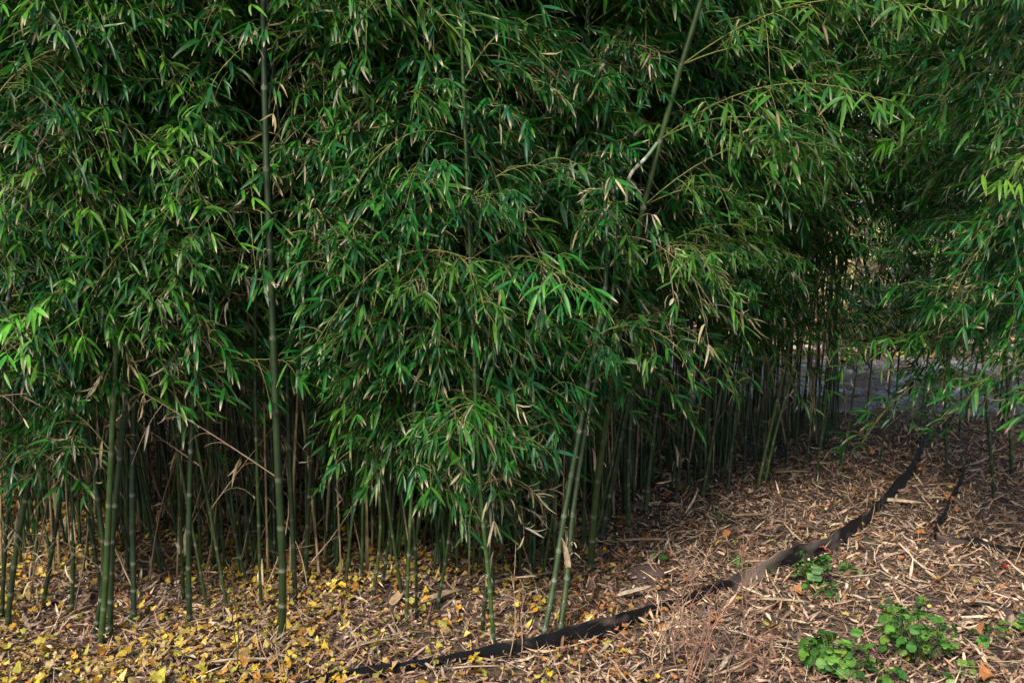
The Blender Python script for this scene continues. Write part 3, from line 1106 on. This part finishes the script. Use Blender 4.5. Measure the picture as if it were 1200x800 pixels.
for q in (
        (930, 560, 2, .20, .045, 'broad tan sheath lying under the right hand row, largest of all', 0),
        (962, 549, -12, .12, .03, 'small tan sheath tucked behind the broad one', 2),
        (1052, 594, -18, .26, .022, 'long straw sheath lying across the black edging', 1),
        (898, 667, -8, .17, .024, 'pale rod like sheath beside the black edging near the weeds', 3),
        (520, 706, 40, .20, .030, 'tan sheath pointing up right under the central clump', 1),
        (466, 710, 75, .12, .035, 'curled tan sheath standing on edge by the central clump', 0),
        (300, 783, 12, .30, .036, 'long pale sheath in the foreground left of the edging', 1),
        (240, 772, 10, .16, .018, 'narrow sheath among yellow leaves in the left foreground', 2),
        (250, 733, 28, .15, .016, 'slender straw sheath near the foot of the tall culm', 4),
        (590, 688, 35, .18, .016, 'slender sheath behind the bright green lone culm', 4),
        (440, 762, 35, .20, .026, 'sheath slanting toward the edging below the central clump', 1),
        (640, 680, 30, .20, .016, 'thin sheath between the lone culm and the twin culms', 0),
        (760, 640, 3, .26, .016, 'straight thin sheath lying right of the curving culm', 2),
        (745, 702, 28, .16, .026, 'pale sheath leaning on the inner side of the edging', 3),
        (820, 630, 5, .22, .014, 'thin sheath crossing the bare litter by the row', 0),
        (880, 610, 12, .20, .016, 'reddish tan sheath on open litter inside the edging', 2),
        (790, 560, 38, .22, .018, 'shaded sheath tilted at the foot of the right hand row', 0),
        (1010, 684, 2, .15, .010, 'thin straw stick right of the upper green weed', 3),
        (915, 712, -8, .22, .014, 'long tan sheath on litter below the edging', 4),
        (988, 716, 10, .08, .016, 'white curled sheath scrap below the upper weed', 3),
        (1040, 742, 8, .10, .026, 'short pale sheath between the two low weed patches', 1),
        (1145, 714, 0, .10, .032, 'blunt pale yellow sheath at the right foreground', 3),
        (1130, 670, 2, .13, .012, 'white stick lying below the short edging strip', 3),
        (1108, 590, -10, .16, .016, 'shaded sheath by the corner of the short edging strip', 4),
        (1180, 620, 10, .20, .020, 'tan sheath by the right edge above the short strip', 0),
        (1148, 690, 80, .08, .012, 'small stake like scrap standing at the right', 4),
        (870, 752, -35, .10, .018, 'pale scrap among the dry stalks', 3),
        (1185, 735, 60, .13, .022, 'grey sheath slanting in the bottom right corner', 4),
        (560, 792, 5, .16, .020, 'sheath lying outside the edging at the bottom', 1),
        (850, 785, 60, .12, .014, 'narrow scrap at the bottom beside the dry stalks', 3)):
    sheath(*q, rise=.028, curl=.6 if 'curled' in q[5] else random.gauss(0, .15))

# single coloured leaves one notices
for px, py, s, c, lab in ((597, 660, .035, (.62, .13, .02), 'bright orange leaf right of the lone green culm'), (588, 653, .03, (.65, .10, .03), 'red orange leaf touching the bright orange one'),
                          (308, 711, .035, (.30, .02, .02), 'dark red leaf beside the foot of the tall culm'), (175, 709, .035, (.50, .16, .08), 'dull orange leaf right of the left cluster'),
                          (1077, 556, .03, (.62, .25, .04), 'orange leaf beside the far end of the edging'), (1010, 622, .03, (.66, .42, .14), 'pale orange leaf leaning on the edging'),
                          (1076, 632, .03, (.50, .12, .03), 'orange leaf left of the short strip corner'), (1176, 674, .035, (.45, .06, .04), 'red leaf below the short edging strip'),
                          (905, 642, .045, (.70, .50, .06), 'big yellow leaf inside the bend of the edging'), (966, 655, .055, (.34, .12, .07), 'russet leaf resting right of the upper weed')):
    p = ground(px, py)
    mb = MB()
    broad_leaves(mb, [np.zeros(3)], [s], [np.array(c)], tilt=.4)
    o = link('fallen_leaf', mb.mesh('fallen_leaf', M_LITTER), None, (p[0], p[1], p[2] + .03))
    tag(o, lab, 'fallen leaf', 'fallen coloured leaves')
    o.modifiers.new('thickness', 'SOLIDIFY').thickness = .0008

# ------------------------------------------------------------------ half buried stone
p = ground(757, 676)
nu, nv = 20, 12
V, F = [], []
for i in range(nv + 1):
    for j in range(nu):
        a, b = math.pi * (i / nv) - math.pi / 2, 2 * math.pi * j / nu
        x, y, z = math.cos(a) * math.cos(b), math.cos(a) * math.sin(b), math.sin(a)
        k = 1 + .12 * math.sin(3 * x + 1) + .10 * math.sin(4 * y + 2 * z) + .05 * math.sin(9 * x - 7 * y)
        V.append((x * .10 * k, y * .08 * k, max(z, -.6) * .030 * k + .006 * math.sin(23 * x + 17 * y)))
for i in range(nv):
    for j in range(nu):
        F.append((i * nu + j, i * nu + (j + 1) % nu, (i + 1) * nu + (j + 1) % nu, (i + 1) * nu + j))
o = link('stone', mk_mesh('stone', V, F, np.tile([.075, .05, .042], (len(V), 1)), M_BARK), None, (p[0], p[1], p[2] + .01))
tag(o, 'dusky half buried stone inside the edging near the curving culm', 'stone')


# ------------------------------------------------------------------ green weeds
def round_leaf(mb, p, d, size, col):
    """scalloped round leaf whose stalk joins at p and which spreads along d"""
    m = 16
    a = np.linspace(-math.pi, math.pi, m, endpoint=False) + math.pi / m
    ph = random.random() * 6
    r = .5 * (1 + .10 * np.cos(a * 7 + ph) + .06 * np.cos(a * 3 + ph)) * (1 - .30 * np.exp(-((np.abs(a) - math.pi) / .35) ** 2))
    d = norm(np.array(d, float))
    s = norm(np.cross(d, [0.05, 0.03, 1.0]))
    nn = norm(np.cross(s, d))
    X, Y = (r * np.cos(a) + .40) * size, r * np.sin(a) * size
    Z = .55 * np.abs(Y) - .5 * (Y / size) ** 2 * size + .10 * size * np.cos(a * 5 + ph) - .25 * (X / size) ** 2 * size
    V = p + X[:, None] * d + Y[:, None] * s + Z[:, None] * nn
    h = m // 2
    f = [(j, j + 1, m - 2 - j, m - 1 - j) for j in range(h - 1)]
    C = np.tile(col, (m, 1)) * RNG.uniform(.85, 1.15, (m, 1))
    mb.add(V, f, C)


def weed(px, py, spread, n, size, hmax, label, cols):
    b = ground(px, py)
    root = empty('weed', tuple(b))
    tag(root, label, 'weed', 'green weeds in the foreground')
    st, fo = MB(), MB()
    for i in range(n):
        a = random.random() * 6.283
        rr = spread * math.sqrt(random.random())
        h = random.uniform(.35, 1) * hmax
        q0 = np.array([math.cos(a) * rr * .35, math.sin(a) * rr * .35, 0])
        q0[2] = gz(b[0] + q0[0], b[1] + q0[1]) - b[2]
        q1 = np.array([math.cos(a) * rr, math.sin(a) * rr, h])
        s = np.linspace(0, 1, 5)[:, None]
        P = q0 + (q1 - q0) * s + np.array([0, 0, h * .3]) * np.sin(s * math.pi) * .5
        st.tube(P, np.linspace(.0016, .0009, 5), (.10, .14, .05), 4)
        aa = a + random.gauss(0, .5)
        c = np.array(cols[random.randrange(len(cols))]) * random.uniform(.8, 1.25)
        round_leaf(fo, P[-1], (math.cos(aa), math.sin(aa), random.uniform(-1.3, .9)), size * random.uniform(.55, 1.15), c)
    link('stem', st.mesh('stem', M_WEED), root)
    link('foliage', fo.mesh('foliage', M_WEED), root)


GW = [(.07, .19, .03), (.11, .25, .035), (.045, .13, .025), (.18, .29, .05)]
weed(952, 686, .055, 40, .038, .13, 'upright green weed growing against the black edging', GW[:3])
weed(962, 698, .07, 30, .026, .05, 'low finely leafed weed at the foot of the upright one', GW[2:3] + GW[:1])
weed(996, 672, .04, 8, .034, .03, 'small green sprig right of the russet leaf', GW[:2])
weed(975, 788, .105, 58, .042, .11, 'broad leafed green weed patch at the bottom', GW)
weed(1072, 772, .115, 95, .034, .15, 'tallest bushy green weed patch in the right foreground', GW)
weed(1050, 726, .06, 12, .036, .05, 'small weed sprig above the bushy weed patch', GW)
weed(1084, 716, .02, 3, .036, .06, 'single stalked weed leaf standing right of the sprig', GW)
weed(1162, 756, .05, 10, .036, .06, 'small weed at the right foreground edge', GW)
weed(1192, 742, .04, 7, .036, .05, 'weed sprig cut by the right picture edge', GW)
weed(1028, 796, .06, 14, .040, .05, 'low weed between the two big patches at the bottom', GW)
weed(1118, 798, .06, 10, .034, .05, 'scattered weed leaves at the bottom right', GW)
weed(775, 660, .03, 9, .020, .05, 'tiny green seedling beside the half buried stone', GW)


def grass_tuft(px, py, n, L, label, col):
    b = ground(px, py)
    a = RNG.random(n) * 6.283
    D = np.stack([np.cos(a) * .6, np.sin(a) * .6, RNG.uniform(.3, 1.2, n)], -1)
    P = np.stack([np.cos(a) * .012, np.sin(a) * .012, np.zeros(n)], -1)
    mb = MB()
    mb.blades(P, D, RNG.uniform(.5, 1.1, n) * L, L * .08, droop=1.2, base=np.array(col) * RNG.uniform(.7, 1.2, (n, 1)))
    o = link('grass_tuft', mb.mesh('grass_tuft', M_WEED), None, tuple(b))
    tag(o, label, 'grass', 'green sprouts on the litter')


grass_tuft(845, 608, 9, .12, 'leafy green sprout on bare litter inside the edging', (.05, .14, .03))
grass_tuft(882, 672, 14, .13, 'green grass tuft left of the upright weed by the edging', (.05, .15, .03))
grass_tuft(865, 665, 10, .10, 'short grass tuft behind the edging near the grassy one', (.07, .16, .035))
grass_tuft(838, 605, 6, .06, 'tiny pale sprout beside the leafy green sprout', (.07, .16, .03))
grass_tuft(330, 742, 10, .09, 'green sprout at the foot of the tall ringed culm', (.04, .14, .03))
grass_tuft(158, 728, 8, .07, 'green sprout at the foot of the dark ringed culm', (.04, .14, .03))
grass_tuft(12, 758, 12, .08, 'green grass tuft in the bottom left corner', (.05, .16, .03))
grass_tuft(180, 775, 10, .07, 'bright green tuft in the left foreground', (.06, .18, .03))


# ------------------------------------------------------------------ dry stalks in the foreground
def dry_stalk(px, py, topy, n, sp, label, col):
    b = ground(px, py)
    H = (py - topy) / FPX * b[1]
    root = empty('dry_weed', tuple(b))
    tag(root, label, 'dry weed', 'dry weed stalks in the foreground')
    for i in range(n):
        mb = MB()
        a = random.random() * 6.283
        q0 = np.array([math.cos(a), math.sin(a), 0]) * .02
        h = H * random.uniform(.6, 1.0) if i else H
        dx, dy = random.gauss(0, sp), random.gauss(0, sp)
        s = np.linspace(0, 1, 9)[:, None]
        P = q0 + np.concatenate([s * dx * h + .01 * np.sin(s * 5 + i), s * dy * h, s * h], 1)
        c = np.array(col) * random.uniform(.8, 1.2)
        mb.tube(P, np.linspace(.0022, .001, 9), c, 4)
        for k in range(random.randint(5, 10)):
            j = random.randint(3, 8)
            d = norm(np.array([random.gauss(0, 1), random.gauss(0, 1), random.uniform(.1, 1.2)]))
            ss = np.linspace(0, random.uniform(.03, .10), 4)[:, None]
            mb.tube(P[j] + d * ss, [.0013, .0012, .001, .0008], c, 3)
            if random.random() < .4:
                mb.blades([P[j] + d * .05], [d + np.array([0, 0, -.6])], .03, .005, droop=1, base=[c * 1.3], curl=2)
        link('stalk', mb.mesh('stalk', M_TWIG), root)


DS = [(.30, .15, .10), (.40, .26, .18), (.26, .16, .12), (.46, .34, .22)]
for q in ((806, 800, 668, 6, .14, 'densest clump of dry brown stalks crossing the edging', DS[0]), (826, 780, 690, 5, .18, 'tangled grey brown stalks right of the densest clump', DS[2]),
          (872, 790, 610, 3, .05, 'tall thin reddish dry stalk standing before the edging', DS[0]), (790, 770, 690, 5, .2, 'short twiggy stalks left of the densest clump', DS[1]),
          (848, 800, 715, 5, .22, 'low brown stalks at the bottom edge', DS[2]), (888, 790, 740, 4, .2, 'stubby dry stalks left of the low weed patch', DS[0]),
          (268, 795, 640, 2, .06, 'lone dark twig rising in the left foreground', (.09, .07, .035)), (332, 800, 700, 3, .2, 'pinkish dry twigs before the tall ringed culm', DS[1]),
          (765, 780, 715, 4, .3, 'dry grass wisps just outside the edging', DS[3]), (600, 770, 650, 2, .15, 'two faint dry stalks rising by the twin culms', DS[1]),
          (815, 690, 640, 4, .25, 'wispy dry twigs beyond the edging bend', DS[1])):
    dry_stalk(*q)

# hanging tan sheath caught among the left leaves
p = at(180, 482, 3.75)
mb = MB()
mb.blades([(0, 0, 0)], [(.045, 0, -.05)], .075, .018, base=[(.40, .20, .10)], fold=.4, prof=PROF_S, tip=[(.3, .15, .08)], tipat=.8)
o = link('dry_sheath', mb.mesh('dry_sheath', M_SHEATH), None, tuple(p))
tag(o, 'orange tan dry sheath caught among culms at the left', 'culm sheath')


# ------------------------------------------------------------------ beyond the path: shrubs and trees
def shrub(x, y, h, w, n, cols, label, cat, name, leaf=(.05, .10), bare=.15):
    b = np.array([x, y, gz(x, y)])
    root = empty(name, tuple(b))
    tag(root, label, cat, 'shrubs and trees beyond the path')
    st, P = MB(), []
    limbs = []
    for i in range(9):
        a = i * 2.4 + random.random()
        rr = w * random.uniform(.25, .8)
        q = np.array([math.cos(a) * rr, math.sin(a) * rr, h * random.uniform(.5, .95)])
        s = np.linspace(0, 1, 8)[:, None]
        L = q * s + np.array([0, 0, h * .1]) * np.sin(s * math.pi)
        L[0, 2] = -.05
        st.tube(L, np.linspace(.02 * h ** .8, .006, 8), (.12, .09, .07), 5)
        limbs.append(L)
    clumps = []
    for i in range(max(14, int(16 * w * h / 2))):
        L = limbs[i % 9]
        t = random.uniform(bare + .15, 1)
        c = L[min(int(t * 7), 7)] + np.array([random.gauss(0, w * .22), random.gauss(0, w * .22), random.gauss(0, h * .10)])
        c[2] = max(c[2], h * bare)
        clumps.append(c)
    k = n // len(clumps)
    for c in clumps:
        P.append(c + RNG.normal(0, 1, (k, 3)) * np.array([w * .17, w * .17, h * .065]))
    P = np.concatenate(P)
    P[:, 2] = np.maximum(P[:, 2], .03)
    m = len(P)
    D = RNG.normal(0, 1, (m, 3)) + np.array([0, 0, -.4])
    cols = np.array(cols)
    fo = MB()
    fo.blades(P, D, RNG.uniform(*leaf, m), RNG.uniform(*leaf, m) * .55, droop=.4, roll=RNG.normal(0, .8, m), base=cols[RNG.integers(0, len(cols), m)] * RNG.uniform(.7, 1.25, (m, 1)))
    link('stem', st.mesh('stem', M_BARK), root)
    link('foliage', fo.mesh('foliage', M_SHRUB), root)


shrub(4.3, 10.6, .75, 1.2, 1500, [(.018, .045, .018), (.026, .058, .020)], 'low dark shrub on the far edge of the path behind the gap', 'shrub', 'shrub', leaf=(.06, .12), bare=.02)
YS = [(.70, .62, .30), (.78, .72, .46), (.50, .50, .18), (.66, .54, .34)]
GS = [(.05, .10, .03), (.07, .13, .03), (.10, .15, .04)]
DK = [(.018, .045, .018), (.026, .058, .020), (.035, .07, .022)]
shrub(4.6, 12.6, 2.0, 1.1, 1500, YS, 'yellow autumn shrub glowing beyond the path behind the gap', 'shrub', 'shrub')
shrub(3.4, 13.4, 1.5, 1.0, 1300, GS + YS[2:3], 'low green shrub left of the yellow one beyond the path', 'shrub', 'shrub')
shrub(5.9, 12.0, 1.9, 1.2, 1500, GS, 'rounded green shrub right of the yellow one beyond the path', 'shrub', 'shrub')
for i, (x, y, h, w, lab) in enumerate(((-6.5, 13, 5.5, 2.0, 'dark evergreen at the far left beyond the path'), (-3.2, 12.6, 5.0, 1.9, 'dark evergreen behind the tall ringed culm beyond the path'),
                                       (-.2, 13, 5.4, 2.0, 'dark evergreen behind the low central clump beyond the path'), (2.2, 14.2, 5.0, 1.7, 'dark evergreen left of the low shrubs beyond the path'),
                                       (7.8, 13.5, 5.4, 2.0, 'dark evergreen at the far right beyond the path'), (5.4, 19.5, 6.5, 2.4, 'tall green tree far behind the yellow shrub'),
                                       (10.5, 17, 6.5, 2.4, 'tall dark tree beyond the right picture edge'), (-10, 17, 6.5, 2.4, 'tall dark tree beyond the left picture edge'))):
    shrub(x, y, h, w, 5200, DK if i != 5 else GS, lab, 'tree', 'evergreen_tree' if i != 5 else 'broadleaf_tree', leaf=(.12, .24), bare=.04)

# neighbours that would read alike are told apart by the order of their feet from left to right
ORD = ['leftmost', 'second from left', 'third from left', 'fourth from left', 'fifth from left', 'sixth from left', 'seventh from left', 'eighth from left']
alike = {}
for o in COL.objects:
    if o.parent is None and o.get('category') in ('bamboo', 'dead cane') and 'kind' not in o:
        alike.setdefault(o['label'], []).append(o)
for lab, os_ in alike.items():
    if len(os_) > 1:
        os_.sort(key=lambda o: pix(o.location)[0])
        for k, o in enumerate(os_):
            new = f'{lab}, {"rightmost" if k == len(os_) - 1 else ORD[k]}'
            o['label'] = new if len(new.split()) <= 16 else new.replace(' of the right hand row', ' of right row').replace(' from left', '').replace('the splayed', 'splayed')
